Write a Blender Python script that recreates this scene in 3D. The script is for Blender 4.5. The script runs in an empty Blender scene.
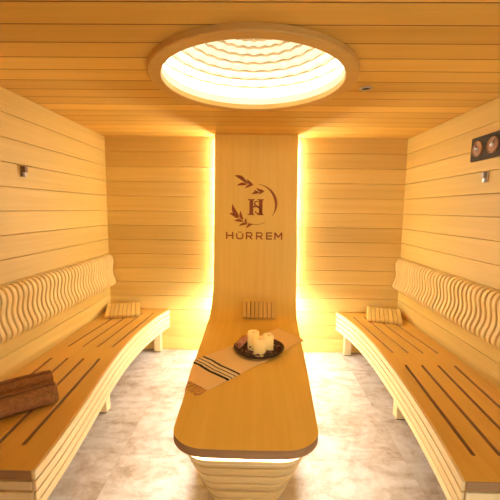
import bpy, bmesh, math, random
import numpy as np
from mathutils import Vector, Matrix
random.seed(7)
PI = math.pi
sc = bpy.context.scene
COL = sc.collection

# ------------------------------------------------------------------ room numbers (metres)
W, D, H = 3.1323, 3.6363, 2.30
XL, XR = -W / 2, W / 2
YF = -0.60                      # wall behind the camera
OX, OY = -0.009, 2.021          # centre of the round light
R_IN, R_OUT = 0.502, 0.572
PITCH = 0.15333                 # cladding board pitch

# ------------------------------------------------------------------ materials
def new_mat(name):
    m = bpy.data.materials.new(name); m.use_nodes = True
    nt = m.node_tree; nt.nodes.clear()
    out = nt.nodes.new('ShaderNodeOutputMaterial'); b = nt.nodes.new('ShaderNodeBsdfPrincipled')
    nt.links.new(b.outputs[0], out.inputs[0])
    return m, nt, b

def N(nt, t, **kw):
    n = nt.nodes.new(t)
    for k, v in kw.items(): setattr(n, k, v)
    return n

def mth(nt, op, a, b=None):
    n = N(nt, 'ShaderNodeMath', operation=op)
    for i, v in enumerate((a, b)):
        if v is None: continue
        if isinstance(v, (int, float)): n.inputs[i].default_value = v
        else: nt.links.new(v, n.inputs[i])
    return n.outputs[0]

def ramp(nt, fac, stops, interp='LINEAR'):
    r = N(nt, 'ShaderNodeValToRGB'); cr = r.color_ramp; cr.interpolation = interp
    while len(cr.elements) < len(stops): cr.elements.new(0.5)
    for e, (p, c) in zip(cr.elements, stops):
        e.position = p; e.color = (*c, 1)
    nt.links.new(fac, r.inputs[0]); return r.outputs[0]

def mixc(nt, fac, a, b, blend='MIX'):
    n = N(nt, 'ShaderNodeMix', data_type='RGBA', blend_type=blend)
    for sock, v in ((n.inputs[0], fac), (n.inputs[6], a), (n.inputs[7], b)):
        if isinstance(v, (int, float)): sock.default_value = v
        elif isinstance(v, tuple): sock.default_value = (*v, 1)
        else: nt.links.new(v, sock)
    return n.outputs[2]

def wood(name, light, dark, axis, board=None, rough=0.5, coords='Object', tone=0.16, spec=0.35):
    """timber: grain along `axis`; board=(axis, offset, pitch) gives every board its own tone"""
    m, nt, b = new_mat(name)
    tc = N(nt, 'ShaderNodeTexCoord'); info = N(nt, 'ShaderNodeObjectInfo')
    sep = N(nt, 'ShaderNodeSeparateXYZ'); nt.links.new(tc.outputs[coords], sep.inputs[0])
    seed = mth(nt, 'MULTIPLY', info.outputs['Random'], 37.0)
    tonev = None
    if board:
        k = mth(nt, 'FLOOR', mth(nt, 'DIVIDE', mth(nt, 'SUBTRACT', sep.outputs[board[0]], board[1]), board[2]))
        wn = N(nt, 'ShaderNodeTexWhiteNoise', noise_dimensions='1D')
        nt.links.new(mth(nt, 'ADD', k, seed), wn.inputs['W'])
        tonev = wn.outputs['Value']
        seed = mth(nt, 'ADD', seed, mth(nt, 'MULTIPLY', k, 3.7))
    else:
        tonev = info.outputs['Random']
    def grain(along, across, scale, detail, rgh, dist=0.0):
        mp = N(nt, 'ShaderNodeMapping')
        s = [across] * 3; s[axis] = along
        mp.inputs['Scale'].default_value = s
        nt.links.new(tc.outputs[coords], mp.inputs[0])
        n = N(nt, 'ShaderNodeTexNoise', noise_dimensions='4D')
        n.inputs['Scale'].default_value = scale; n.inputs['Detail'].default_value = detail
        n.inputs['Roughness'].default_value = rgh; n.inputs['Distortion'].default_value = dist
        nt.links.new(mp.outputs[0], n.inputs['Vector']); nt.links.new(seed, n.inputs['W'])
        return n.outputs['Fac']
    g1 = grain(0.35, 9.0, 2.2, 4, 0.55, 0.4)
    g2 = grain(0.9, 70.0, 2.0, 3, 0.6)
    f = mth(nt, 'ADD', mth(nt, 'MULTIPLY', g1, 0.65), mth(nt, 'MULTIPLY', g2, 0.35))
    c = ramp(nt, f, [(0.30, dark), (0.66, light)])
    t = mth(nt, 'ADD', mth(nt, 'MULTIPLY', tonev, 2 * tone), 1.0 - tone)
    tcol = N(nt, 'ShaderNodeCombineColor')
    nt.links.new(t, tcol.inputs[0])
    nt.links.new(mth(nt, 'POWER', t, 1.25), tcol.inputs[1])
    nt.links.new(mth(nt, 'POWER', t, 1.6), tcol.inputs[2])
    c = mixc(nt, 1.0, c, tcol.outputs[0], 'MULTIPLY')
    nt.links.new(c, b.inputs['Base Color'])
    b.inputs['Roughness'].default_value = rough
    b.inputs['Specular IOR Level'].default_value = spec
    bp = N(nt, 'ShaderNodeBump'); bp.inputs['Strength'].default_value = 0.06; bp.inputs['Distance'].default_value = 0.002
    nt.links.new(g2, bp.inputs['Height']); nt.links.new(bp.outputs[0], b.inputs['Normal'])
    return m

def plain(name, col, rough=0.5, metal=0.0, var=0.0, scale=30.0, bump=0.0, emit=None, estr=0.0, sss=0.0, spec=0.5):
    m, nt, b = new_mat(name)
    if var or bump:
        tc = N(nt, 'ShaderNodeTexCoord'); n = N(nt, 'ShaderNodeTexNoise')
        n.inputs['Scale'].default_value = scale; n.inputs['Detail'].default_value = 4
        nt.links.new(tc.outputs['Object'], n.inputs['Vector'])
        lo = tuple(max(0, v * (1 - var)) for v in col); hi = tuple(min(1, v * (1 + var)) for v in col)
        nt.links.new(ramp(nt, n.outputs['Fac'], [(0.3, lo), (0.7, hi)]), b.inputs['Base Color'])
        if bump:
            bp = N(nt, 'ShaderNodeBump'); bp.inputs['Strength'].default_value = bump; bp.inputs['Distance'].default_value = 0.005
            nt.links.new(n.outputs['Fac'], bp.inputs['Height']); nt.links.new(bp.outputs[0], b.inputs['Normal'])
    else:
        b.inputs['Base Color'].default_value = (*col, 1)
    b.inputs['Roughness'].default_value = rough; b.inputs['Metallic'].default_value = metal
    b.inputs['Specular IOR Level'].default_value = spec
    if emit: 
        b.inputs['Emission Color'].default_value = (*emit, 1); b.inputs['Emission Strength'].default_value = estr
    if sss:
        b.inputs['Subsurface Weight'].default_value = sss
        b.inputs['Subsurface Radius'].default_value = (0.03, 0.02, 0.008)
        b.inputs['Subsurface Scale'].default_value = 1.0
    return m

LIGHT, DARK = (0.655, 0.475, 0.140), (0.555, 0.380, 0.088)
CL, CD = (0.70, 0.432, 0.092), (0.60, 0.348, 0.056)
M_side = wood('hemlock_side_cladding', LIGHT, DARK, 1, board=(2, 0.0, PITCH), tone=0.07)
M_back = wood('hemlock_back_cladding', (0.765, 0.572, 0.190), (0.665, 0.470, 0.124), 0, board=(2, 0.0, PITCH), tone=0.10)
M_ceil = wood('hemlock_ceiling_cladding', CL, CD, 0, board=(1, 1.472, 0.1527), tone=0.14)
M_seat = wood('seat_timber', CL, CD, 1, rough=0.42, tone=0.03)
M_slat = wood('edge_slat_timber', (0.80, 0.64, 0.35), (0.72, 0.55, 0.26), 1, tone=0.05)
M_endgrain = wood('seat_end_grain', (0.36, 0.20, 0.085), (0.25, 0.13, 0.05), 0, tone=0.05, rough=0.6)
M_slot_wall = plain('slot_wall', (0.36, 0.195, 0.065), 0.7)
M_couch = wood('couch_timber', (0.88, 0.640, 0.165), (0.80, 0.555, 0.112), 1, rough=0.42, coords='UV', tone=0.02, spec=0.18)
M_rib = wood('rib_timber', (0.85, 0.665, 0.285), (0.76, 0.56, 0.20), 2, tone=0.05)
M_head = wood('headrest_timber', (0.80, 0.58, 0.19), (0.70, 0.48, 0.125), 1, tone=0.07, rough=0.75, spec=0.1)
M_headbase = plain('headrest_base', (0.30, 0.155, 0.045), 0.6)
M_pede = wood('pedestal_timber', (0.74, 0.55, 0.24), (0.64, 0.44, 0.165), 0, board=(2, 0.0, 0.064), tone=0.10, rough=0.4)
M_joint_shade = plain('joint_shade', (0.17, 0.075, 0.022), 0.7)
M_ring = wood('ring_timber', (0.60, 0.375, 0.105), (0.52, 0.305, 0.075), 0, tone=0.02)
M_dome = wood('dome_shingle', (0.88, 0.84, 0.70), (0.82, 0.76, 0.60), 0, tone=0.04, rough=0.6)
M_dome_edge = plain('shingle_edge', (0.34, 0.25, 0.125), 0.7)
M_collar = plain('collar_paint', (0.90, 0.86, 0.70), 0.6)
M_burn = plain('burnt_brown_marking', (0.30, 0.072, 0.012), 0.6, var=0.2, scale=60)
LEDC = (1.0, 0.93, 0.76); LEDW = (1.0, 0.95, 0.86)
M_led = plain('led_strip_warm', (1, 0.9, 0.7), 0.5, emit=LEDW, estr=190.0)
M_led_bend = plain('led_strip_bend', (1, 0.9, 0.7), 0.5, emit=LEDW, estr=430.0)
M_led_low = plain('led_strip_low', (1, 0.9, 0.7), 0.5, emit=LEDW, estr=125.0)
M_led_cove = plain('led_cove_warm', (1, 0.9, 0.7), 0.5, emit=LEDW, estr=56.0)
M_metal = plain('brushed_metal', (0.62, 0.60, 0.58), 0.3, 1.0)
M_black = plain('dark_plate', (0.035, 0.022, 0.014), 0.65, var=0.5, scale=40, spec=0.2)
M_copper = plain('copper_dial', (0.26, 0.125, 0.040), 0.45, 0.0, var=0.15)
M_towel = plain('brown_terry', (0.30, 0.140, 0.050), 0.95, var=0.22, scale=70, bump=0.7, spec=0.1)
M_candle = plain('candle_wax', (0.90, 0.69, 0.27), 0.5, sss=0.5, emit=(1.0, 0.62, 0.18), estr=0.28)
M_tray = plain('dark_tray', (0.050, 0.020, 0.012), 0.35, var=0.5, scale=25)
M_petal = plain('dried_petals', (0.085, 0.026, 0.022), 0.8, var=0.8, scale=45)
M_petal_pale = plain('dried_petals_pale', (0.42, 0.25, 0.20), 0.8, var=0.6, scale=45)
M_roll = plain('pinkish_brown_cloth', (0.56, 0.27, 0.15), 0.9, var=0.2, scale=50)
M_fringe = plain('tassel_thread', (0.58, 0.29, 0.13), 0.9, var=0.5, scale=40)
M_dark = plain('dark_hollow', (0.02, 0.012, 0.008), 0.6)

# woven throw: four black lines near one end (u runs along its length)
M_throw, nt, b = new_mat('woven_throw')
uv = N(nt, 'ShaderNodeTexCoord'); sp = N(nt, 'ShaderNodeSeparateXYZ'); nt.links.new(uv.outputs['UV'], sp.inputs[0])
wv = N(nt, 'ShaderNodeTexNoise'); wv.inputs['Scale'].default_value = 5; nt.links.new(uv.outputs['UV'], wv.inputs['Vector'])
uu = mth(nt, 'ADD', sp.outputs[0], mth(nt, 'MULTIPLY', mth(nt, 'SUBTRACT', wv.outputs['Fac'], 0.5), 0.012))
CR, BK = (0.96, 0.75, 0.38), (0.018, 0.013, 0.012)
st = [(0.0, CR)]
for a in (0.148, 0.181, 0.212, 0.243):
    wd = 0.017 if a in (0.148, 0.243) else 0.010
    st += [(a - 0.007, (0.90, 0.80, 0.55)), (a, BK), (a + wd, (0.90, 0.80, 0.55))]
st += [(0.272, CR)]
base = ramp(nt, uu, st, 'CONSTANT')
nt.links.new(base, b.inputs['Base Color']); b.inputs['Roughness'].default_value = 0.9
b.inputs['Specular IOR Level'].default_value = 0.15
wf = N(nt, 'ShaderNodeTexNoise'); wf.inputs['Scale'].default_value = 120; nt.links.new(uv.outputs['UV'], wf.inputs['Vector'])
bp = N(nt, 'ShaderNodeBump'); bp.inputs['Strength'].default_value = 0.3; bp.inputs['Distance'].default_value = 0.002
nt.links.new(wf.outputs['Fac'], bp.inputs['Height']); nt.links.new(bp.outputs[0], b.inputs['Normal'])

# stone floor tiles
M_floor, nt, b = new_mat('travertine_tiles')
tc = N(nt, 'ShaderNodeTexCoord'); sp = N(nt, 'ShaderNodeSeparateXYZ'); nt.links.new(tc.outputs['Object'], sp.inputs[0])
TS = 0.60
kx = mth(nt, 'DIVIDE', mth(nt, 'ADD', sp.outputs[0], 10 * TS + 0.22), TS); ky = mth(nt, 'DIVIDE', mth(nt, 'ADD', sp.outputs[1], 10 * TS - 0.20), TS)
cx_ = N(nt, 'ShaderNodeCombineXYZ'); nt.links.new(mth(nt, 'FLOOR', kx), cx_.inputs[0]); nt.links.new(mth(nt, 'FLOOR', ky), cx_.inputs[1])
wn = N(nt, 'ShaderNodeTexWhiteNoise', noise_dimensions='3D'); nt.links.new(cx_.outputs[0], wn.inputs['Vector'])
mp = N(nt, 'ShaderNodeMapping'); mp.inputs['Rotation'].default_value = (0, 0, 0.6); mp.inputs['Scale'].default_value = (1.0, 2.6, 1)
nt.links.new(tc.outputs['Object'], mp.inputs[0])
def fnoise(scale, detail, rgh, dist, src):
    n = N(nt, 'ShaderNodeTexNoise', noise_dimensions='4D'); n.inputs['Scale'].default_value = scale
    n.inputs['Detail'].default_value = detail; n.inputs['Roughness'].default_value = rgh; n.inputs['Distortion'].default_value = dist
    nt.links.new(src, n.inputs['Vector']); nt.links.new(mth(nt, 'MULTIPLY', wn.outputs['Value'], 9.0), n.inputs['W'])
    return n.outputs['Fac']
n1 = fnoise(2.6, 8, 0.62, 1.2, mp.outputs[0]); n2 = fnoise(11.0, 6, 0.7, 0.6, tc.outputs['Object'])
f = mth(nt, 'ADD', mth(nt, 'MULTIPLY', n1, 0.54), mth(nt, 'MULTIPLY', n2, 0.46))
c = ramp(nt, f, [(0.34, (0.29, 0.215, 0.155)), (0.45, (0.50, 0.43, 0.35)), (0.54, (0.62, 0.585, 0.535)), (0.68, (0.75, 0.72, 0.675))])
tn = mth(nt, 'ADD', mth(nt, 'MULTIPLY', wn.outputs['Value'], 0.16), 0.90)
tcol = N(nt, 'ShaderNodeCombineColor')
for i in range(3): nt.links.new(tn, tcol.inputs[i])
c = mixc(nt, 1.0, c, tcol.outputs[0], 'MULTIPLY')
def edge(k):
    fr = mth(nt, 'FRACT', k); return mth(nt, 'MINIMUM', fr, mth(nt, 'SUBTRACT', 1.0, fr))
g = mth(nt, 'LESS_THAN', mth(nt, 'MINIMUM', edge(kx), edge(ky)), 0.0035)
c = mixc(nt, mth(nt, 'MULTIPLY', g, 0.45), c, (0.36, 0.31, 0.26))
nt.links.new(c, b.inputs['Base Color']); b.inputs['Roughness'].default_value = 0.42; b.inputs['Specular IOR Level'].default_value = 0.4

# ------------------------------------------------------------------ geometry helpers
def tag(o, label=None, cat=None, group=None, kind=None):
    if label: o['label'] = label
    if cat: o['category'] = cat
    if group: o['group'] = group
    if kind: o['kind'] = kind
    return o

def thing(name, loc, label, cat, group=None, rz=0.0):
    o = bpy.data.objects.new(name, None); COL.objects.link(o)
    o.empty_display_size = 0.1
    o.location = loc; o.rotation_euler = (0, 0, rz)
    return tag(o, label, cat, group)

def base_of(p):
    v = Vector((0, 0, 0))
    while p is not None: v += p.location; p = p.parent
    return v

def obj(name, bm, mat, parent=None, smooth=None, bevel=None, local=False):
    """link ONE mesh object; geometry is given in room coordinates unless local"""
    if parent is not None and not local:
        bmesh.ops.translate(bm, verts=bm.verts, vec=-base_of(parent))
    bmesh.ops.recalc_face_normals(bm, faces=bm.faces)
    me = bpy.data.meshes.new(name); bm.to_mesh(me); bm.free()
    for mm in (mat if isinstance(mat, (list, tuple)) else [mat]): me.materials.append(mm)
    if smooth:
        for p in me.polygons: p.use_smooth = True
        me.set_sharp_from_angle(angle=math.radians(smooth))
    o = bpy.data.objects.new(name, me); COL.objects.link(o)
    if parent is not None: o.parent = parent
    if bevel:
        md = o.modifiers.new('bevel', 'BEVEL'); md.width = bevel; md.segments = 2
        md.limit_method = 'ANGLE'; md.angle_limit = math.radians(40)
    return o

def box(bm, x0, x1, y0, y1, z0, z1):
    v = [bm.verts.new((x, y, z)) for x in (x0, x1) for y in (y0, y1) for z in (z0, z1)]
    for q in ((0, 1, 3, 2), (4, 6, 7, 5), (0, 4, 5, 1), (2, 3, 7, 6), (0, 2, 6, 4), (1, 5, 7, 3)):
        bm.faces.new([v[i] for i in q])

def loft(bm, loops, cap=True, closed=True):
    """loops: lists of equal length of 3-D points"""
    vs = [[bm.verts.new(p) for p in lp] for lp in loops]
    n = len(vs[0])
    for a, b_ in zip(vs[:-1], vs[1:]):
        for i in range(n if closed else n - 1):
            j = (i + 1) % n
            bm.faces.new((a[i], a[j], b_[j], b_[i]))
    if cap:
        bm.faces.new(vs[0]); bm.faces.new(vs[-1][::-1])
    return vs

def prism(bm, poly, z0, z1):
    loft(bm, [[(x, y, z0) for x, y in poly], [(x, y, z1) for x, y in poly]])

def lathe(bm, prof, cx=0, cy=0, seg=48, closed_prof=False):
    rings = []
    for r, z in prof:
        rings.append([(cx + r * math.cos(2 * PI * i / seg), cy + r * math.sin(2 * PI * i / seg), z) for i in range(seg)])
    if closed_prof: rings.append(rings[0])
    vs = []
    for rg in rings: vs.append([bm.verts.new(p) for p in rg])
    for a, b_ in zip(vs[:-1], vs[1:]):
        for i in range(seg):
            j = (i + 1) % seg
            bm.faces.new((a[i], a[j], b_[j], b_[i]))
    if closed_prof: bmesh.ops.remove_doubles(bm, verts=bm.verts, dist=1e-6)
    else:
        for k, rv in ((0, vs[0]), (-1, vs[-1])):
            if prof[k][0] > 1e-6: bm.faces.new(rv if k else rv[::-1])
        bmesh.ops.remove_doubles(bm, verts=bm.verts, dist=1e-6)

def tube(bm, pts, r, seg=6):
    pts = [Vector(p) for p in pts]; loops = []
    for i, p in enumerate(pts):
        t = (pts[min(i + 1, len(pts) - 1)] - pts[max(i - 1, 0)]).normalized()
        a = t.cross(Vector((0, 0, 1)))
        if a.length < 1e-3: a = t.cross(Vector((1, 0, 0)))
        a.normalize(); c = t.cross(a)
        loops.append([p + (a * math.cos(2 * PI * k / seg) + c * math.sin(2 * PI * k / seg)) * r for k in range(seg)])
    loft(bm, loops)

# ------------------------------------------------------------------ room shell
def cladding(bm, L0, L1, z0, z1, put, pitch=PITCH, groove=0.006, th=0.018):
    """horizontal boards with chamfered edges; put(l, d, z): d = depth behind the face"""
    n = int(round((z1 - z0) / pitch))
    for k in range(n):
        a, b_ = z0 + k * pitch, z0 + (k + 1) * pitch
        ch = 0.003; gp = 0.0008
        prof = [(ch, a + gp + 0.0005), (0, a + gp + ch), (0, b_ - gp - ch), (ch, b_ - gp - 0.0005), (th, b_ - gp), (th, a + gp)]
        loft(bm, [[put(L0, d, z) for d, z in prof], [put(L1, d, z) for d, z in prof]])
    loft(bm, [[put(L, th, z0), put(L, th, z1), put(L, th + 0.04, z1), put(L, th + 0.04, z0)] for L in (L0, L1)])

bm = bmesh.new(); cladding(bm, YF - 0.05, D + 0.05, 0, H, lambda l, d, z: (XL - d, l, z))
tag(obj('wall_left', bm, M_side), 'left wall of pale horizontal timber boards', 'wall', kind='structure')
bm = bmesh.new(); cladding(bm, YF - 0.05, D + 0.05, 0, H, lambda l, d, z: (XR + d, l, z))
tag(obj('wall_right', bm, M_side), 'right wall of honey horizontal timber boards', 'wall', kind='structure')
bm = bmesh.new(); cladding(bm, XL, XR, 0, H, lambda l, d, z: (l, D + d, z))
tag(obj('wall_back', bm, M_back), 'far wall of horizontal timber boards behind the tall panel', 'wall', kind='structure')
bm = bmesh.new()
DX0, DX1, DZ = 0.55, 1.50, 2.1  # unseen opening, added so pale fill light reaches the left wall
cladding(bm, XL, DX0, 0, H, lambda l, d, z: (l, YF - d, z))
cladding(bm, DX1, XR, 0, H, lambda l, d, z: (l, YF - d, z))
box(bm, DX0, DX1, YF - 0.058, YF, DZ, H)
tag(obj('wall_front', bm, M_back), 'wall of boards with an opening added for fill light', 'wall', kind='structure')
bm = bmesh.new(); box(bm, XL - 0.06, XR + 0.06, YF - 0.06, D + 0.06, -0.05, 0.0)
tag(obj('floor', bm, M_floor), 'beige and grey veined stone tile floor', 'floor', kind='structure')

# ceiling boards with the round opening cut out of them
bm = bmesh.new()
RH = 0.535
def ceil_strip(y0, y1, z0, z1, ch):
    def halves(y):
        d = RH * RH - (y - OY) ** 2
        return math.sqrt(d) if d > 0 else 0.0
    if y1 <= OY - RH or y0 >= OY + RH:
        spans = [[(XL - 0.05, y0), (XR + 0.05, y0), (XR + 0.05, y1), (XL - 0.05, y1)]]
    else:
        n = 10; ys = [y0 + (y1 - y0) * i / n for i in range(n + 1)]
        spans = []
        for s, X in ((-1, XL - 0.05), (1, XR + 0.05)):
            pts = [(X, y0)] + [(OX + s * max(halves(y), 0.002), y) for y in ys] + [(X, y1)]
            spans.append(pts)
    for pts in spans:
        if ch:
            lo = [(x, min(max(y, y0 + ch), y1 - ch)) for x, y in pts]
            loft(bm, [[(x, y, z0) for x, y in lo], [(x, y, z0 + ch * 1.2) for x, y in pts], [(x, y, z1) for x, y in pts]])
        else: prism(bm, pts, z0, z1)
CP = 0.1527
y = 1.472 - 14 * CP
while y < D:
    ya, yb_ = (y, y + CP) if y > YF else (YF - 0.06, y + CP)
    if yb_ > D: yb_ = D + 0.06
    ceil_strip(ya + 0.0045, yb_ - 0.0045, H, H + 0.020, 0)
    ceil_strip(ya - 0.0035, yb_ - 0.0055, H + 0.0205, H + 0.05, 0)
    y += CP
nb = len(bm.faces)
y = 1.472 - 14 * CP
while y < D:                                  # dark strips painted in as groove shade between the boards
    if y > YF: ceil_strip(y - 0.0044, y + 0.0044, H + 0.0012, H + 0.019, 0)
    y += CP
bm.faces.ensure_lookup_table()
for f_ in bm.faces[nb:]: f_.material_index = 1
tag(obj('ceiling', bm, [M_ceil, M_joint_shade]), 'ceiling of timber boards with a round opening', 'ceiling', kind='structure')

# ------------------------------------------------------------------ round ceiling light
rt = thing('ceiling_light', (OX, OY, H), 'large round glowing recessed dome light set in the board ceiling', 'ceiling light')
bm = bmesh.new()
lathe(bm, [(R_OUT, H - 0.0005), (R_OUT, H - 0.026), (R_OUT - 0.006, H - 0.032), (R_IN + 0.004, H - 0.032), (R_IN, H - 0.028), (R_IN, H + 0.0), (R_IN + 0.012, H)], OX, OY, 96, True)
obj('trim_ring', bm, M_ring, rt, smooth=35)
bm = bmesh.new()
lathe(bm, [(R_IN, H), (R_IN + 0.010, H), (R_IN + 0.010, H + 0.045), (R_IN, H + 0.045)], OX, OY, 96, True)
o = obj('collar', bm, M_collar, rt, smooth=35)
# housing wall of the recess and the dome of lapped shingles
RB = 0.66; ZB = H + 0.055; HD = 0.30
bm = bmesh.new()
lathe(bm, [(R_IN + 0.012, H + 0.052), (RB, H + 0.052), (RB, ZB + 0.02), (RB + 0.02, ZB + 0.02), (RB + 0.02, H + 0.051), (R_IN + 0.012, H + 0.051)], OX, OY, 96, True)
obj('cove_shelf', bm, M_collar, rt, smooth=35)
RS = (RB * RB + HD * HD) / (2 * HD)          # radius of the sphere the dome is cut from
def dome_pt(phi, th, off=0.0):               # phi from the apex
    r = RS - off
    return Vector((OX + r * math.sin(phi) * math.cos(th), OY + r * math.sin(phi) * math.sin(th), ZB + HD - RS + r * math.cos(phi)))
PM = math.asin(RB / RS)
bm = bmesh.new()
prof = [(RS * math.sin(PM * k / 14), ZB + HD - RS + RS * math.cos(PM * k / 14)) for k in range(15)]
prof2 = [((RS + 0.02) * math.sin(PM * k / 14), ZB + HD - RS + (RS + 0.02) * math.cos(PM * k / 14)) for k in range(14, -1, -1)]
lathe(bm, prof + prof2, OX, OY, 72)
NR, NS = 11, 26
for i in range(NR):
    p0 = PM * (0.06 + 0.94 * i / NR); p1 = PM * (0.06 + 0.94 * (i + 1.12) / NR)
    p1 = min(p1, PM)
    for k in range(NS):
        a0 = 2 * PI * (k + 0.5 * (i % 2)) / NS; a1 = a0 + 2 * PI / NS
        am = (a0 + a1) / 2
        # each shingle: flat board, its lower edge standing proud and dipping at the middle
        A, B = dome_pt(p0, a0, 0.003), dome_pt(p0, a1, 0.003)
        C, E = dome_pt(p1 - 0.010, a1, 0.012), dome_pt(p1 - 0.010, a0, 0.012)
        Mid = dome_pt(p1 - 0.001, am, 0.026)
        A2, B2, C2, E2 = dome_pt(p0, a0, -0.004), dome_pt(p0, a1, -0.004), dome_pt(p1 - 0.010, a1, -0.002), dome_pt(p1 - 0.010, a0, -0.002)
        Mid2 = dome_pt(p1 - 0.001, am, 0.004)
        vs_ = loft(bm, [[A, B, C, Mid, E], [A2, B2, C2, Mid2, E2]])
        nf0 = len(bm.faces)
        pa = p1 - 0.034
        for (u0, u1) in ((a0, am), (am, a1)):      # dark lath along the lower edge, thicker where it dips
            w0, w1 = (0.005, 0.013) if u0 == a0 else (0.013, 0.005)
            q0, q1 = (p1 - 0.010, p1 - 0.001) if u0 == a0 else (p1 - 0.001, p1 - 0.010)
            lo_ = [dome_pt(q0, u0, 0.031), dome_pt(q1, u1, 0.031), dome_pt(q1 - w1, u1, 0.031), dome_pt(q0 - w0, u0, 0.031)]
            hi_ = [dome_pt(q0, u0, 0.006), dome_pt(q1, u1, 0.006), dome_pt(q1 - w1, u1, 0.006), dome_pt(q0 - w0, u0, 0.006)]
            loft(bm, [lo_, hi_])
        bm.faces.ensure_lookup_table()
        for f_ in bm.faces[nf0:]: f_.material_index = 1
obj('shingled_dome', bm, [M_dome, M_dome_edge], rt)
bm = bmesh.new()
lathe(bm, [(R_IN + 0.030, H + 0.053), (R_IN + 0.050, H + 0.053), (R_IN + 0.050, H + 0.062), (R_IN + 0.030, H + 0.062)], OX, OY, 96, True)
obj('led_strip', bm, M_led_cove, rt)

# small downlight beside it
dl = thing('downlight', (0.672, 2.177, H), 'tiny round metal downlight in the ceiling boards right of the dome light', 'downlight')
bm = bmesh.new(); lathe(bm, [(0.040, H), (0.040, H - 0.004), (0.034, H - 0.008), (0.024, H - 0.006), (0.024, H)], 0.672, 2.177, 32, True)
obj('bezel', bm, M_metal, dl, smooth=40)
bm = bmesh.new(); lathe(bm, [(0.0, H - 0.003), (0.0238, H - 0.003), (0.0238, H - 0.0005), (0.0, H - 0.0005)], 0.672, 2.177, 32)
obj('lens', bm, M_dark, dl)

# ------------------------------------------------------------------ the two wall benches
SZ = 0.46
ys_m = [3.640, 3.305, 2.950, 2.655, 2.340, 2.04, 1.81, 1.55, 1.40, 1.303]
xs_m = {-1: [0.923, 0.993, 1.021, 1.033, 1.009, 0.975, 0.952, 0.921, 0.911, 0.910], 1: [0.920, 0.992, 1.020, 1.027, 1.010, 0.993, 0.970, 0.937, 0.916, 0.899]}
PFS = {k: np.polyfit(ys_m, v, 4) for k, v in xs_m.items()}; PF = PFS[1]
Y0B, Y1B = 1.303, D - 0.002
def x_edge(y): return float(np.polyval(PF, y))
EY = [Y0B + (Y1B - Y0B) * i / 44 for i in range(45)]

def slot_poly(p0, p1, w):
    p0, p1 = Vector(p0), Vector(p1); d = (p1 - p0).normalized(); n = Vector((-d.y, d.x))
    out = []
    a0 = math.atan2(n.y, n.x)
    for c, st_ in ((p0, a0), (p1, a0 - PI)):
        for k in range(7):
            a = st_ + PI * k / 6
            out.append((c.x + w * math.cos(a), c.y + w * math.sin(a)))
    return out

def curve_board(name, polys, z0, z1, mat, parent, ez=0.003):
    """board with holes: 2-D curve filled between its splines, extruded, turned into a mesh"""
    cu = bpy.data.curves.new(name, 'CURVE'); cu.dimensions = '2D'; cu.fill_mode = 'BOTH'
    cu.extrude = (z1 - z0) / 2 - ez; cu.bevel_depth = ez; cu.bevel_resolution = 1; cu.offset = -ez
    for poly in polys:
        s = cu.splines.new('POLY'); s.points.add(len(poly) - 1); s.use_cyclic_u = True
        for p, q in zip(s.points, poly): p.co = (q[0], q[1], 0, 1)
    tmp = bpy.data.objects.new('tmp', cu); COL.objects.link(tmp)
    dg = bpy.context.evaluated_depsgraph_get(); dg.update()
    me = bpy.data.meshes.new_from_object(tmp.evaluated_get(dg))
    bpy.data.objects.remove(tmp); bpy.data.curves.remove(cu)
    bm = bmesh.new(); bm.from_mesh(me); bpy.data.meshes.remove(me)
    bmesh.ops.translate(bm, verts=bm.verts, vec=(0, 0, (z0 + z1) / 2))
    return obj(name, bm, mat, parent)

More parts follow.
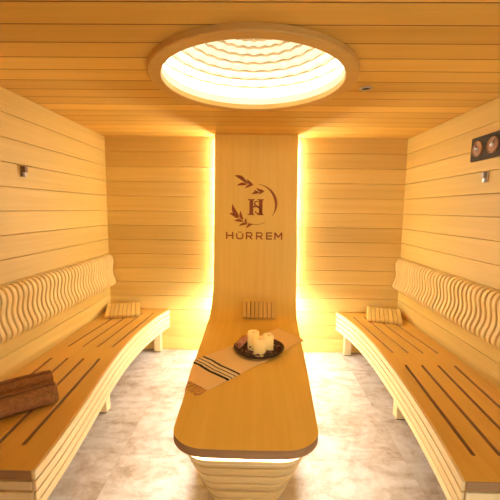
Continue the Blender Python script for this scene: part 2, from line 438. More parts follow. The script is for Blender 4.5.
def bench(s, side_word):
    global PF
    PF = PFS[s]; X = s * (W / 2 - 0.002)
    t = thing('wall_bench', (s * 1.25, 2.45, 0), 'long slotted timber bench with concave front edge along the %s wall' % side_word, 'bench', 'benches along the side walls')
    outline = [(s * x_edge(y), y) for y in EY] + [(X, Y1B), (X, Y0B)]
    slots = []
    for i in range(4):
        slots.append(slot_poly((s * (1.052 + 0.114 * i), 3.485), (s * (1.112 + 0.116 * i), 2.592), 0.0075))
        slots.append(slot_poly((s * (1.115 + 0.118 * i), 2.368), (s * ((1.052 if s < 0 else 1.030) + 0.121 * i), 1.462), 0.0092))
    st = curve_board('seat', [outline] + slots, SZ - 0.042, SZ, [M_seat, M_slot_wall], t)
    for p in st.data.polygons:               # darker colour on the inside faces of the slots
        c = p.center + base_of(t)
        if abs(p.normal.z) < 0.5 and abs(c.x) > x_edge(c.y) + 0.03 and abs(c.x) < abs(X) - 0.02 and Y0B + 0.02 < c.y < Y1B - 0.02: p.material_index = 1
    # dark end of the seat board
    bm = bmesh.new(); xa = s * (x_edge(Y0B) + 0.004)
    box(bm, min(xa, X), max(xa, X), Y0B - 0.004, Y0B, SZ - 0.040, SZ - 0.002)
    o = obj('end_trim', bm, M_endgrain, t); o['label'] = 'dark brown end of the seat board'
    # edge slats bent along the front, and short ones across the end
    for k in range(4):
        z1 = SZ - 0.003 - k * 0.0510; z0 = z1 - 0.0435
        th = 0.022
        off = 0.0 if k else -0.0
        bm = bmesh.new()
        loops = []
        for y in EY:
            sl = (x_edge(y + 0.01) - x_edge(y - 0.01)) / 0.02
            nx, ny = -1 / math.hypot(1, sl), sl / math.hypot(1, sl)
            xo = x_edge(y)
            a = (s * (xo + nx * 0.012), y); c = (s * (xo - nx * 0.001), y)
            loops.append([(a[0], a[1], z0), (c[0], c[1], z0), (c[0], c[1], z1), (a[0], a[1], z1)] if k else
                         [(a[0], a[1], z0), (c[0], c[1], z0), (c[0], c[1], z1), (a[0], a[1], z1)])
        loft(bm, loops); obj('edge_slat', bm, M_slat, t, bevel=0.003)
        if k:
            bm = bmesh.new(); xa = s * (x_edge(Y0B) + 0.006)
            box(bm, min(xa, X), max(xa, X), Y0B - 0.002, Y0B + 0.02, z0 + 0.004, z1)
            obj('end_slat', bm, M_slat, t, bevel=0.003)
    # hidden carrier behind the slats
    bm = bmesh.new(); loops = []
    for y in EY[1:-1]:
        xo = x_edge(y)
        loops.append([(s * (xo + 0.028), y, 0.272), (s * (xo + 0.05), y, 0.272), (s * (xo + 0.05), y, 0.416), (s * (xo + 0.028), y, 0.416)])
    loft(bm, loops); obj('bearer', bm, M_endgrain, t)
    for (yy, dx) in ((3.585, 0.06), (2.455, 0.078), (1.42, 0.06)):
        xo = x_edge(yy) + dx
        bm = bmesh.new(); xs = sorted((s * xo, s * (xo + 0.075)))
        box(bm, xs[0], xs[1], yy - 0.035, yy + 0.035, 0.008, 0.416)
        lg = obj('leg', bm, M_slat, t, bevel=0.004)
        bm = bmesh.new(); box(bm, xs[0] + 0.006, xs[1] - 0.006, yy - 0.029, yy + 0.029, 0.0, 0.008)
        f_ = obj('foot', bm, M_dark, lg, local=False)
        f_.location = (0, 0, 0)
    return t
bench(-1, 'left'); bench(1, 'right')

# ------------------------------------------------------------------ ergonomic rib backrests
# outer silhouette: (distance from wall, z)
RIB = [(0.004, 1.064), (0.024, 1.060), (0.044, 1.042), (0.056, 1.012), (0.058, 0.978), (0.051, 0.940), (0.045, 0.905), (0.046, 0.872),
       (0.054, 0.838), (0.068, 0.806), (0.075, 0.778), (0.071, 0.752), (0.056, 0.734), (0.030, 0.726), (0.004, 0.724)]
def spline(pts, m=4):
    out = []
    n = len(pts)
    for i in range(n - 1):
        p0, p1, p2, p3 = (np.array(pts[max(0, i - 1)]), np.array(pts[i]), np.array(pts[i + 1]), np.array(pts[min(n - 1, i + 2)]))
        for k in range(m):
            t = k / m
            out.append(tuple(0.5 * ((2 * p1) + (-p0 + p2) * t + (2 * p0 - 5 * p1 + 4 * p2 - p3) * t * t + (-p0 + 3 * p1 - 3 * p2 + p3) * t ** 3)))
    out.append(tuple(pts[-1])); return out
RO = spline(RIB)
RIN = []
for i, (d, z) in enumerate(RO):
    a, c = RO[max(0, i - 1)], RO[min(len(RO) - 1, i + 1)]
    tx, tz = c[0] - a[0], c[1] - a[1]; L = math.hypot(tx, tz) or 1
    nd, nz = tz / L, -tx / L                     # towards the wall / inside
    RIN.append((max(0.002, d + nd * 0.020), z + nz * 0.020))
def backrest(s, word):
    t = thing('wavy_backrest', (s * (W / 2), 2.45, 0.72), 'backrest of many S-curved timber ribs fixed on the %s wall above the bench' % word, 'backrest', 'rib backrests on the side walls')
    proto = None
    y = 1.31; k = 0
    while y < 3.612:
        if proto is None:
            bm = bmesh.new()
            w2 = 0.0160
            n = len(RO)
            vo = {}
            for yy in (-w2, w2):
                for tagv, ln in (('o', RO), ('i', RIN)):
                    vo[(tagv, yy)] = [bm.verts.new((-s * d, yy, z - 0.72)) for d, z in ln]
            for i in range(n - 1):
                for a, c in ((('o', -w2), ('o', w2)), (('o', w2), ('i', w2)), (('i', w2), ('i', -w2)), (('i', -w2), ('o', -w2))):
                    try: bm.faces.new((vo[a][i], vo[a][i + 1], vo[c][i + 1], vo[c][i]))
                    except ValueError: pass
            for i in (0, n - 1): bm.faces.new([vo[q][i] for q in (('o', -w2), ('o', w2), ('i', w2), ('i', -w2))])
            o = proto = obj('rib', bm, M_rib, t, local=True, smooth=50, bevel=0.004)
        else:
            o = proto.copy(); COL.objects.link(o); o.parent = t
        o.location = (0, y - 2.45, 0)
        y += 0.0498; k += 1
    for z in (0.985, 0.800):
        bm = bmesh.new(); xs = sorted((s * (W / 2 - 0.001), s * (W / 2 - 0.026)))
        box(bm, xs[0], xs[1], 1.30, 3.62, z - 0.02, z + 0.02)
        obj('rail', bm, M_rib, t)
    return t
backrest(-1, 'left'); backrest(1, 'right')

# ------------------------------------------------------------------ central couch with tall back panel
TOP, TH = 0.46, 0.044
YP, RC = 3.50, 0.30                     # face of the panel, bend radius
YN = 1.452                              # near end of the couch
WY = ([1.45, 1.60, 1.78, 1.98, 2.35, 2.84, 3.30, 3.60], [0.364, 0.366, 0.374, 0.384, 0.404, 0.421, 0.443, 0.448])
CY = ([1.45, 1.98, 2.84, 3.30], [-0.020, -0.012, -0.004, 0.000])
def hw(y): return float(np.interp(y, *WY))
def cxx(y): return float(np.interp(y, *CY))
RCN = 0.165
couch = thing('sauna_couch', (0, 2.4, 0), 'long honey timber couch curving up into a tall panel with a brown emblem', 'couch')
rows = []                               # (y, z, normal(y,z), half width, centre, v)
s_ = 0.0
def add_row(y, z, n, w, c):
    global s_
    if rows: s_ += math.hypot(y - rows[-1][0], z - rows[-1][1])
    rows.append((y, z, n, w, c, s_))
for k in range(13):
    z = 2.298 - (2.298 - (TOP + RC)) * k / 12; q = k / 12
    add_row(YP, z, (-1, 0), 0.4165 + 0.020 * q ** 1.6, 0.0125 + 0.006 * q)
for k in range(1, 17):
    a = PI / 2 * k / 16; y = YP - RC + RC * math.cos(a); z = TOP + RC - RC * math.sin(a); q = k / 16
    add_row(y, z, (-math.cos(a), math.sin(a)), 0.4365 + (hw(YP - RC) - 0.4365) * q, 0.0185 * (1 - q))
for k in range(1, 19):
    y = (YP - RC) + (YN + RCN - (YP - RC)) * k / 18
    add_row(y, TOP, (0, 1), hw(y), cxx(y))
for k in range(1, 13):
    t = 1 - (1 - math.cos(PI / 2 * (1 - k / 12)))  # eased so the corner keeps even steps
    a = PI / 2 * k / 12
    y = YN + RCN * (1 - math.sin(a)); w = hw(y) - RCN + RCN * math.cos(a)
    add_row(y, TOP, (0, 1), w, cxx(y))
NX = 24
bm = bmesh.new(); uvl = bm.loops.layers.uv.new('UVMap')
tv, bv, uvv = [], [], {}
for (y, z, n, w, c, v) in rows:
    rt_, rb_ = [], []
    for i in range(NX + 1):
        f_ = -1 + 2 * i / NX
        x = c + w * f_
        bow = 0.0
        if y < YN + RCN: bow = 0.012 * (f_ * w / 0.36) ** 2 * (1 - (y - YN) / RCN)
        a = bm.verts.new((x, y + bow, z)); b2 = bm.verts.new((x, y + bow - n[0] * TH, z - n[1] * TH))
        uvv[a] = (x, v); uvv[b2] = (x, v); rt_.append(a); rb_.append(b2)
    tv.append(rt_); bv.append(rb_)
for r in range(len(rows) - 1):
    for i in range(NX):
        bm.faces.new((tv[r][i], tv[r][i + 1], tv[r + 1][i + 1], tv[r + 1][i]))
        bm.faces.new((bv[r][i], bv[r + 1][i], bv[r + 1][i + 1], bv[r][i + 1]))
    for i in (0, NX):
        f_ = bm.faces.new((tv[r][i], tv[r + 1][i], bv[r + 1][i], bv[r][i]))
        if rows[r][0] < YN + RCN * 0.75: f_.material_index = 1
for r in (0, len(rows) - 1):
    for i in range(NX):
        f_ = bm.faces.new((tv[r][i], bv[r][i], bv[r][i + 1], tv[r][i + 1])); f_.material_index = 1 if r else 0
for f_ in bm.faces:
    for lp in f_.loops: lp[uvl].uv = uvv[lp.vert]
obj('curved_top', bm, [M_couch, M_endgrain], couch, smooth=40, bevel=0.009)

def plan(inset, yb=3.25):
    """outline of the couch in plan, moved inwards by inset"""
    r = max(0.05, RCN - inset * 0.35); yn = YN + inset
    L, R_ = [], []
    for k in range(15):
        y = yb + (yn + r - yb) * k / 14
        L.append((cxx(y) - hw(y) + inset, y)); R_.append((cxx(y) + hw(y) - inset, y))
    for k in range(1, 9):
        a = PI / 2 * k / 8; y = yn + r * (1 - math.sin(a)); d = r * (1 - math.cos(a))
        L.append((cxx(yn) - hw(yn) + inset + d, y)); R_.append((cxx(yn) + hw(yn) - inset - d, y))
    return L + R_[::-1]
bm = bmesh.new()
NP = 6
def ins(z): return 0.045 + 0.36 * (0.362 - z)
for k in range(NP):
    zt = 0.374 - k * 0.0600; zb = zt - 0.054
    if k == NP - 1: zb = 0.022
    loops = []
    for z, e in ((zb, 0.004), (zb + 0.004, 0), (zt - 0.004, 0), (zt, 0.004)):
        loops.append([(x, y, z) for x, y in plan(ins(z) + e)])
    loft(bm, loops)
inner = plan(0.245); prism(bm, inner, 0.0, 0.4155)
prism(bm, plan(0.075), 0.30, 0.345)
obj('pedestal', bm, M_pede, couch, smooth=40)
bm = bmesh.new(); prism(bm, plan(0.0505), 0.345, 0.4155); obj('light_profile', bm, M_collar, couch)
# led tape under the overhang, following the edge
bm = bmesh.new(); P = plan(0.036, 3.30); Q = plan(0.0455, 3.30)
loft(bm, [[(P[i][0], P[i][1], 0.4080), (P[i][0], P[i][1], 0.4155), (Q[i][0], Q[i][1], 0.4155), (Q[i][0], Q[i][1], 0.4080)] for i in range(len(P))])
o = obj('led_strip', bm, M_led_low, couch); o['label'] = 'warm white light strip under the couch edge'
# led tape carried on up the underside of the bend
for s in (-1, 1):
    bm = bmesh.new(); loops = []
    for k in range(9):
        a = PI / 2 - math.radians(62) * k / 8 - 0.02
        q = a / (PI / 2); w_ = 0.4365 + (hw(YP - RC) - 0.4365) * q - 0.030; c_ = 0.0185 * (1 - q)
        n_ = (-math.cos(a), math.sin(a)); y0_, z0_ = YP - RC + RC * math.cos(a), TOP + RC - RC * math.sin(a)
        lp_ = []
        for dx_, dn in ((0, TH + 0.0005), (0, TH + 0.008), (-0.0095, TH + 0.008), (-0.0095, TH + 0.0005)):
            lp_.append((c_ + s * (w_ + dx_), y0_ - n_[0] * dn, z0_ - n_[1] * dn))
        loops.append(lp_)
    loft(bm, loops)
    o = obj('led_strip', bm, M_led_bend, couch); o['label'] = 'warm white light strip under the bend'
# led tape behind the panel, one along each edge
for s in (-1, 1):
    bm = bmesh.new(); xm = 0.0155 + s * 0.396
    box(bm, xm - 0.006, xm + 0.006, 3.616, 3.624, 0.56, 2.28)
    o = obj('led_strip', bm, M_led, couch); o['label'] = 'warm white light strip behind the panel edge'
    bm = bmesh.new(); box(bm, xm - s * 0.05 - 0.035, xm - s * 0.05 + 0.035, 3.5445, D - 0.001, 0.80, 2.28)
    obj('batten', bm, M_slat, couch)

# emblem and lettering burnt into the panel (drawn in a local frame, units of the drawing)
EU = 0.001845; EX0, EZ0 = 0.0030, 1.590      # metres per unit; panel point under drawing point (250, 262)
def E(p): return (EX0 + (p[0] - 250) * EU, EZ0 - (p[1] - 262) * EU)
def flat(bm, poly):
    pts = [E(p) for p in poly]
    loft(bm, [[(x, YP - 0.0012, z) for x, z in pts], [(x, YP + 0.0005, z) for x, z in pts]])
def leaf(bm, a, b_, wd, bend=0.12):
    a, b_ = np.array(a, float), np.array(b_, float); d = b_ - a; L = np.hypot(*d); n = np.array([-d[1], d[0]]) / L
    up, lo = [], []
    for k in range(9):
        t = k / 8; w = wd * (math.sin(PI * t) ** 0.8) * (1.15 - 0.45 * t); c = a + d * t + n * bend * L * math.sin(PI * t)
        if k in (0, 8): up.append(tuple(c)); continue
        up.append(tuple(c + n * w * 0.8)); lo.append(tuple(c - n * w * 0.8))
    flat(bm, up + lo[::-1])
def stroke(bm, pts, wds):
    up, lo = [], []
    pts = [np.array(p, float) for p in pts]
    for i, p in enumerate(pts):
        d = pts[min(i + 1, len(pts) - 1)] - pts[max(0, i - 1)]; d = d / np.hypot(*d); n = np.array([-d[1], d[0]])
        w = wds[i] if isinstance(wds, list) else wds
        up.append(p + n * w / 2); lo.append(p - n * w / 2)
    for i in range(len(pts) - 1): flat(bm, [tuple(up[i]), tuple(up[i + 1]), tuple(lo[i + 1]), tuple(lo[i])])
bm = bmesh.new()
C0 = (258, 250); R0 = 110
pts, wd = [], []
for k in range(25):
    a = math.radians(-84 + (118) * k / 24); pts.append((C0[0] + R0 * math.cos(a), C0[1] + R0 * math.sin(a))); wd.append(2.0 + 13 * math.sin(PI * min(1, (k / 24)) ** 1.25) ** 1.3)
stroke(bm, pts, wd)
emo = obj('emblem', bm, M_burn, couch); emo['label'] = 'dark brown crescent with leaf sprigs and monogram'
bm = bmesh.new(); pts = []
for k in range(15):
    a = math.radians(62 + 58 * k / 14); pts.append((C0[0] + R0 * math.cos(a), C0[1] + R0 * math.sin(a)))
stroke(bm, pts, 2.5); obj('thin_arc', bm, M_burn, emo)
bm = bmesh.new()                                       # upper sprig
leaf(bm, (196, 128), (138, 94), 13); leaf(bm, (214, 138), (180, 96), 9, -0.1); leaf(bm, (208, 142), (152, 148), 10, 0.1)
leaf(bm, (240, 142), (204, 112), 9, -0.1); leaf(bm, (236, 146), (196, 162), 8, 0.1); stroke(bm, [(190, 126), (214, 139), (242, 146)], 3)
obj('leaf_sprig', bm, M_burn, emo)
bm = bmesh.new()                                       # inner sprig
leaf(bm, (276, 186), (232, 194), 9, 0.1); leaf(bm, (300, 176), (258, 160), 9, -0.12); leaf(bm, (300, 178), (272, 196), 7, 0.1)
leaf(bm, (272, 184), (246, 170), 7, -0.1); stroke(bm, [(262, 190), (284, 180), (304, 178)], 3)
obj('leaf_sprig', bm, M_burn, emo)
bm = bmesh.new()                                       # lower sprig
leaf(bm, (166, 320), (128, 248), 15, -0.12); leaf(bm, (160, 328), (110, 300), 12, 0.12); leaf(bm, (188, 338), (174, 284), 11, -0.12)
leaf(bm, (188, 346), (138, 342), 10, 0.12); leaf(bm, (206, 352), (202, 326), 8, -0.1); leaf(bm, (212, 358), (164, 370), 9, 0.12); leaf(bm, (238, 358), (204, 382), 8, 0.12)
stroke(bm, [(156, 316), (180, 340), (210, 357), (246, 361)], 3)
obj('leaf_sprig', bm, M_burn, emo)
bm = bmesh.new()                                       # monogram: serif H crossed by an S
for x0, x1 in ((222, 243), (274, 294)):
    flat(bm, [(x0, 224), (x1, 224), (x1, 306), (x0, 306)])
    flat(bm, [(x0 - 9, 221), (x1 + 7, 221), (x1 + 7, 226.5), (x0 - 9, 226.5)]); flat(bm, [(x0 - 9, 302.5), (x1 + 7, 302.5), (x1 + 7, 308), (x0 - 9, 308)])
stroke(bm, [(271, 238), (263, 232), (254, 235), (250, 244), (254, 254), (264, 261), (277, 267), (287, 276), (288, 287), (280, 297), (267, 300), (257, 294)], [4, 6, 7, 8, 9, 11, 11, 10, 9, 7, 6, 4])
stroke(bm, [(243, 262), (256, 262)], 8); stroke(bm, [(253, 288), (262, 294)], 8)
obj('monogram', bm, M_burn, emo)
bm = bmesh.new()                                       # lettering
def LP(x, y): return (93 + (x - 8) * 0.8345, 403 + (y - 412) * 0.78)
def bar(a, b_, w=9.5): stroke(bm, [LP(*a), LP(*b_)], w * 0.8)
def glyph_H(x): bar((x + 5, 412), (x + 5, 463)); bar((x + 45, 412), (x + 45, 463)); bar((x + 5, 437), (x + 45, 437))
def glyph_R(x):
    bar((x + 5, 412), (x + 5, 463)); pts = [(x + 1, 416), (x + 30, 416), (x + 39, 420), (x + 41, 428), (x + 39, 437), (x + 30, 441), (x + 5, 441)]
    stroke(bm, [LP(*p) for p in pts], 7.4); bar((x + 25, 441), (x + 43, 463))
glyph_H(8)
stroke(bm, [LP(*p) for p in [(80, 421), (80, 446), (83, 455), (92, 459.5), (108, 459.5), (117, 455), (120, 446), (120, 421)]], 7.6)
for x in (93, 107): flat(bm, [LP(x - 4.5, 408), LP(x + 4.5, 408), LP(x + 4.5, 416), LP(x - 4.5, 416)])
glyph_R(140); glyph_R(208)
bar((280, 412), (280, 463))
for yy in (416, 437.5, 459): bar((276, yy), (316, yy), 9)
bar((335, 412), (335, 463)); bar((379, 412), (379, 463)); bar((335, 413), (357, 447), 10); bar((379, 413), (357, 447), 10)
o = obj('lettering', bm, M_burn, couch); o['label'] = 'brown capital lettering under the emblem'

# ------------------------------------------------------------------ slatted headrests
def headrest(loc, rz, rx, label, w=0.33, n=8, dark=False, dep=0.27, h=0.085):
    t = thing('headrest', loc, label, 'headrest', 'slatted wooden headrests', rz)
    t.rotation_euler = (rx, 0, rz)
    sw = w / n
    prof = []                                       # y (depth) / z, gently dished wedge
    for k in range(11):
        q = k / 10; prof.append((q * dep, 0.032 + (h - 0.032) * q + 0.012 * math.sin(PI * q) * (1 if dark else 0.4)))
    for i in range(n):
        x0 = -w / 2 + i * sw
        g = 0.003 if dark else 0.0022
        bm = bmesh.new()
        poly = [(0.0, 0.004)] + prof + [(dep, h - 0.03), (dep * 0.55, 0.004)]
        loft(bm, [[(x0 + g, a, c) for a, c in poly], [(x0 + sw - g, a, c) for a, c in poly]])
        obj('slat', bm, M_head, t, local=True, bevel=0.004)
    bm = bmesh.new(); loft(bm, [[(x, 0.006, 0.001), (x, dep * 0.55, 0.001), (x, dep - 0.006, h - 0.036), (x, dep - 0.006, h - 0.012), (x, 0.006, 0.022)] for x in (-w / 2 + 0.006, w / 2 - 0.006)])
    obj('base_board', bm, M_headbase, t, local=True)
    return t
headrest((-1.312, 3.305, SZ + 0.001), 0.295, 0.0, 'slatted wooden headrest lying in the far corner of the left bench')
headrest((1.303, 3.285, SZ + 0.001), -0.29, 0.0, 'slatted wooden headrest lying in the far corner of the right bench')
headrest((0.062, 3.290, 0.482), 0.0, math.radians(38), 'dark-grooved slatted headrest leaning on the bend of the central couch', 0.33, 8, True, 0.178, 0.06)

# ------------------------------------------------------------------ two rolled towels
def roll(name, c, ang, L, r, mat, label, cat, group=None, turns=3.2, seed=1):
    rnd = random.Random(seed)
    t = bpy.data.objects
    bm = bmesh.new()
    n = 70; th = r / (turns + 0.6)
    out, inn = [], []
    for k in range(n + 1):
        a = 2 * PI * turns * k / n; rad = r * (0.16 + 0.84 * k / n)
        out.append((rad, a)); inn.append((max(0.002, rad - th * 0.80), a))
    poly = [(q * math.cos(a), q * math.sin(a)) for q, a in out] + [(q * math.cos(a), q * math.sin(a)) for q, a in inn[::-1]]
    loops = []
    for j in range(13):
        q = j / 12; x = -L / 2 + L * q
        sc_ = 1 + 0.018 * math.sin(5 * q * PI + seed) - (0.07 if j in (0, 12) else 0)
        ph = 0.12 * math.sin(3 * q + seed)
        lp = []
        for i, (a, b_) in enumerate(poly):
            dx = 0.006 * math.sin(i * 0.35 + seed) if j in (0, 12) else 0
            lp.append((x + dx, (a * math.cos(ph) - b_ * math.sin(ph)) * sc_, (a * math.sin(ph) + b_ * math.cos(ph)) * sc_))
        loops.append(lp)
    loft(bm, loops)
    zmin = min(v.co.z for v in bm.verts)
    bmesh.ops.translate(bm, verts=bm.verts, vec=(0, 0, -zmin))
    o = obj(name, bm, mat, smooth=60)
    o.location = c; o.rotation_euler = (0, 0, ang)
    return tag(o, label, cat, group)
TL = 0.44; ta = math.radians(40)
tdir = Vector((math.cos(ta), math.sin(ta)))
e1 = Vector((-1.105, 1.815)); e2 = e1 + Vector((-tdir.y, tdir.x)) * 0.150 + tdir * 0.004
for e_, lb, sd in ((e1, 'brown rolled towel on the left bench, the nearer of the pair', 1), (e2, 'brown rolled towel on the left bench, the one nearer the wall', 4)):
    c = e_ - tdir * TL / 2
    roll('rolled_towel', (c.x, c.y, SZ + 0.001), ta, TL, 0.062 if sd == 1 else 0.068, M_towel, lb, 'towel', 'rolled brown towels', seed=sd)

# ------------------------------------------------------------------ throw on the couch
thr = thing('woven_throw', (0.0, 2.5, TOP), 'cream woven throw with black stripes and fringe laid diagonally over the couch', 'throw')
P00, P10, P11, P01 = (np.array(p) for p in ((-0.262, 1.955), (0.452, 2.800), (0.245, 3.085), (-0.565, 2.215)))
def throw_pt(u, v, lift=0.0):
    p = P00 * (1 - u) * (1 - v) + P10 * u * (1 - v) + P11 * u * v + P01 * (1 - u) * v
    x, y = float(p[0]), float(p[1]); x += 0.006 * math.sin(9 * v + 4 * u); 
    z = TOP + 0.0035 + lift
    c = cxx(y); e = hw(y)
    d = (x - c) - e if x > c else -(x - c) - e
    z += 0.0006 * math.sin(21 * u + 6 * v)
    if d > -0.004:                               # hangs over the edge
        sgn = 1 if x > c else -1; d = d + 0.004
        k = min(d / 0.012, PI / 2) if d < 0.02 else PI / 2
        if sgn > 0: x = c + e + 0.002 + d * 0.75; z -= 0.35 * d
        else:
            x = c - e + 0.004 - 0.010 * (1 - math.exp(-d / 0.010)) - 0.0; z -= max(0.0, d - 0.006)
            x = min(x, c - e - 0.004 * min(1, d / 0.01))
    return Vector((x, y, z))
bm = bmesh.new(); uvl = bm.loops.layers.uv.new('UVMap')
NU, NV = 70, 26
g = [[bm.verts.new(throw_pt(i / NU, j / NV)) for j in range(NV + 1)] for i in range(NU + 1)]
for i in range(NU):
    for j in range(NV):
        f_ = bm.faces.new((g[i][j], g[i + 1][j], g[i + 1][j + 1], g[i][j + 1]))
        for lp, (a, b_) in zip(f_.loops, ((i, j), (i + 1, j), (i + 1, j + 1), (i, j + 1))): lp[uvl].uv = (a / NU, b_ / NV)
o = obj('cloth', bm, M_throw, thr, smooth=60)
md = o.modifiers.new('solid', 'SOLIDIFY'); md.thickness = 0.003; md.offset = 1
for k in range(14):
    v = (k + 0.3) / 14.5
    rnd = random.Random(k)
    bm = bmesh.new()
    base_p = throw_pt(0.0, v, 0.001); pts = [base_p]
    for m in range(1, 6):
        q = throw_pt(-0.013 * m, v + 0.012 * math.sin(m * 1.7 + k * 2.1), 0.001); pts.append(q)
    tube(bm, pts, 0.0032, 5); tube(bm, [pts[-1], pts[-1] + (pts[-1] - pts[-2]) * 0.35], 0.0050, 5)
    obj('tassel', bm, M_fringe, thr, smooth=60)

# ------------------------------------------------------------------ tray, potpourri, candles, small roll
TX, TY, TZ = 0.057, 2.565, TOP + 0.0115
tr = bmesh.new()
lathe(tr, [(0.0, TZ), (0.148, TZ), (0.176, TZ + 0.010), (0.193, TZ + 0.028), (0.198, TZ + 0.030), (0.198, TZ + 0.025), (0.183, TZ + 0.007), (0.152, TZ - 0.003), (0.0, TZ - 0.003)][::-1], 0, 0, 64)
bmesh.ops.translate(tr, verts=tr.verts, vec=(0, 0, -TZ + 0.003))
o = obj('round_tray', tr, M_tray, smooth=50); o.location = (TX, TY, TZ - 0.003)
tag(o, 'dark brown round shallow tray on the striped throw', 'tray')

def candle(x, y, r, h, label):
    t = thing('candle', (x, y, TZ + 0.0005), label, 'candle', 'candles on the tray')
    bm = bmesh.new()
    lathe(bm, [(0, 0), (r - 0.003, 0), (r, 0.003), (r, h - 0.006), (r - 0.004, h), (r - 0.010, h - 0.002), (r - 0.016, h - 0.012), (0, h - 0.015)], 0, 0, 36)
    obj('wax', bm, M_candle, t, smooth=45, local=True)
    bm = bmesh.new(); tube(bm, [(0, 0, h - 0.016), (0.001, 0, h - 0.006), (0.003, 0, h + 0.003)], 0.0016, 6)
    obj('wick', bm, M_dark, t, local=True)
candle(0.060, 2.472, 0.0455, 0.132, 'pale yellow pillar candle on the tray, the front one of three')
candle(0.012, 2.582, 0.0450, 0.142, 'pale yellow pillar candle on the tray, rear left beside the small brown roll')
candle(0.128, 2.567, 0.0420, 0.125, 'pale yellow pillar candle on the tray, rear right of three')
rr = roll('small_roll', (-0.074, 2.570, TZ + 0.034), math.radians(62), 0.12, 0.034, M_roll, 'small pinkish brown rolled cloth on the tray left of the candles', 'cloth roll', turns=2.4, seed=2)
rr.rotation_euler = (0, math.radians(-12), math.radians(62))
bm = bmesh.new(); rnd = random.Random(5)
def petal(bm, x, y, z, L):
    a = rnd.uniform(0, 2 * PI); e = rnd.uniform(-0.5, 0.7); w = L * rnd.uniform(0.35, 0.6)
    d = Vector((math.cos(a) * math.cos(e), math.sin(a) * math.cos(e), math.sin(e))); n = d.cross(Vector((rnd.uniform(-.4, .4), rnd.uniform(-.4, .4), 1))).normalized(); up = n.cross(d)
    c = Vector((x, y, z))
    top = [c - d * L / 2, c + n * w / 2 + up * 0.003, c + d * L / 2, c - n * w / 2 + up * 0.003]
    lo = [p - up * 0.003 for p in top]
    fs = loft(bm, [top, lo])
    mi = 1 if rnd.random() < 0.22 else 0
    for row in fs:
        for v_ in row:
            for f_ in v_.link_faces: f_.material_index = mi
CAN = ((0.060, 2.472, 0.05), (0.012, 2.582, 0.05), (0.128, 2.567, 0.047))
for k in range(520):
    a = rnd.uniform(0, 2 * PI); r = 0.170 * math.sqrt(rnd.random())
    x, y = TX + r * math.cos(a), TY + r * math.sin(a)
    if any(math.hypot(x - c[0], y - c[1]) < c[2] + 0.012 for c in CAN): continue
    dx, dy = x + 0.082, y - 2.57; u_, v_ = dx * math.cos(1.08) + dy * math.sin(1.08), -dx * math.sin(1.08) + dy * math.cos(1.08)
    if abs(u_) < 0.075 and abs(v_) < 0.045: continue
    hgt = 0.012 + (0.030 if x < 0.03 else 0.014) * rnd.random() + (0.010 if r > 0.15 else 0)
    petal(bm, x, y, TZ + hgt, rnd.uniform(0.018, 0.032))
o = obj('potpourri', bm, [M_petal, M_petal_pale]); 
tag(o, 'dark purple and brown dried petals spread in the round tray', 'potpourri', kind='stuff')

# ------------------------------------------------------------------ instruments on the side walls
XW = XR
gp = thing('gauge_panel', (XW, 2.378, 1.998), 'dark rectangular plate with two round copper dials high on the right wall', 'gauge')
bm = bmesh.new(); box(bm, XW - 0.020, XW - 0.0005, 2.222, 2.532, 1.917, 2.079); obj('back_plate', bm, M_black, gp, bevel=0.004)
for yy in (2.455, 2.300):
    bm = bmesh.new()
    lathe(bm, [(0.0, 0.0), (0.054, 0.0), (0.054, 0.008), (0.049, 0.011), (0.045, 0.006), (0.0, 0.004)], 0, 0, 40)
    bmesh.ops.rotate(bm, verts=bm.verts, cent=(0, 0, 0), matrix=Matrix.Rotation(-PI / 2, 3, 'Y'))
    bmesh.ops.translate(bm, verts=bm.verts, vec=(XW - 0.020, yy, 1.998))
    dl_ = obj('dial', bm, M_copper, gp, smooth=40); dl_['label'] = 'round copper dial'
    bm = bmesh.new()
    lathe(bm, [(0.0, 0.0), (0.012, 0.0), (0.012, 0.010), (0.007, 0.016), (0.0, 0.017)], 0, 0, 24)
    bmesh.ops.rotate(bm, verts=bm.verts, cent=(0, 0, 0), matrix=Matrix.Rotation(-PI / 2, 3, 'Y'))
    bmesh.ops.translate(bm, verts=bm.verts, vec=(XW - 0.0245, yy, 1.998))
    obj('hub', bm, M_metal, dl_, smooth=40)
    bm = bmesh.new()
    q = math.radians(120 if yy > 2.4 else 60)
    a = Vector((XW - 0.0275, yy, 1.998)); b2 = a + Vector((0, -math.cos(q), math.sin(q))) * 0.040
    tube(bm, [a, b2], 0.0022, 5); obj('needle', bm, M_dark, dl_)

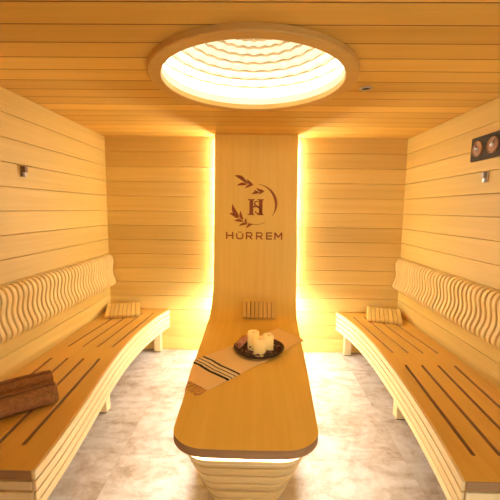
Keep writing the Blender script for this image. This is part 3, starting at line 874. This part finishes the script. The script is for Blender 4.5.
def knob(name, s, yy, zz, label, cat, mats):
    t = thing(name, (s * W / 2, yy, zz), label, cat)
    bm = bmesh.new(); xs = sorted((s * (W / 2 - 0.0005), s * (W / 2 - 0.008)))
    box(bm, xs[0], xs[1], yy - 0.022, yy + 0.022, zz - 0.036, zz + 0.036); obj('wall_plate', bm, mats[0], t, bevel=0.003)
    bm = bmesh.new(); xs = sorted((s * (W / 2 - 0.008), s * (W / 2 - 0.030)))
    box(bm, xs[0], xs[1], yy - 0.014, yy + 0.014, zz - 0.004, zz + 0.034); obj('cap', bm, mats[1], t, bevel=0.003)
    bm = bmesh.new(); xs = sorted((s * (W / 2 - 0.008), s * (W / 2 - 0.024)))
    box(bm, xs[0], xs[1], yy - 0.012, yy + 0.012, zz - 0.034, zz - 0.006); obj('sensor_tip', bm, mats[2], t, bevel=0.003)
M_bwood = plain('brown_fitting', (0.20, 0.095, 0.03), 0.5, var=0.2)
M_pale = plain('pale_fitting', (0.62, 0.55, 0.45), 0.4)
M_grey = plain('grey_fitting', (0.30, 0.25, 0.20), 0.35, 0.5)
knob('wall_sensor', 1, 2.368, 1.797, 'small grey metal sensor below the dial plate on the right wall', 'sensor', (M_pale, M_grey, M_metal))
knob('wall_fitting', -1, 2.330, 1.797, 'small brown fitting alone on the left wall boards', 'wall fitting', (M_bwood, M_bwood, M_pale))

# ------------------------------------------------------------------ pale fill light through the added opening, camera, view
w = bpy.data.worlds.new('world'); sc.world = w; w.use_nodes = True
bg = w.node_tree.nodes.get('Background') or w.node_tree.nodes.new('ShaderNodeBackground')
bg.inputs[0].default_value = (0.90, 0.97, 1.0, 1); bg.inputs[1].default_value = 4.2

cam = bpy.data.cameras.new('camera'); co = bpy.data.objects.new('camera', cam); COL.objects.link(co)
cam.sensor_width = 36; cam.sensor_fit = 'HORIZONTAL'; cam.lens = 341.45 / 500 * 36; cam.clip_start = 0.01
o_ = (0.01730124, 0.0, 1.56327259)
r_ = (0.99977178, 0.01717013, 0.01271086); u_ = (-0.01465366, 0.11822717, 0.99287844); f_ = (-0.01554509, 0.99283812, -0.11845179)
co.matrix_world = Matrix(((r_[0], u_[0], -f_[0], o_[0]), (r_[1], u_[1], -f_[1], o_[1]), (r_[2], u_[2], -f_[2], o_[2]), (0, 0, 0, 1)))
sc.camera = co
vs = sc.view_settings
vs.view_transform = 'Standard'; vs.look = 'None'; vs.exposure = 0.15; vs.gamma = 1.0; vs.use_curve_mapping = False
sc.cycles.max_bounces = 14; sc.cycles.diffuse_bounces = 10; sc.cycles.caustics_reflective = False; sc.cycles.caustics_refractive = False
sc.cycles.sample_clamp_indirect = 8.0
sc.cycles.use_denoising = True
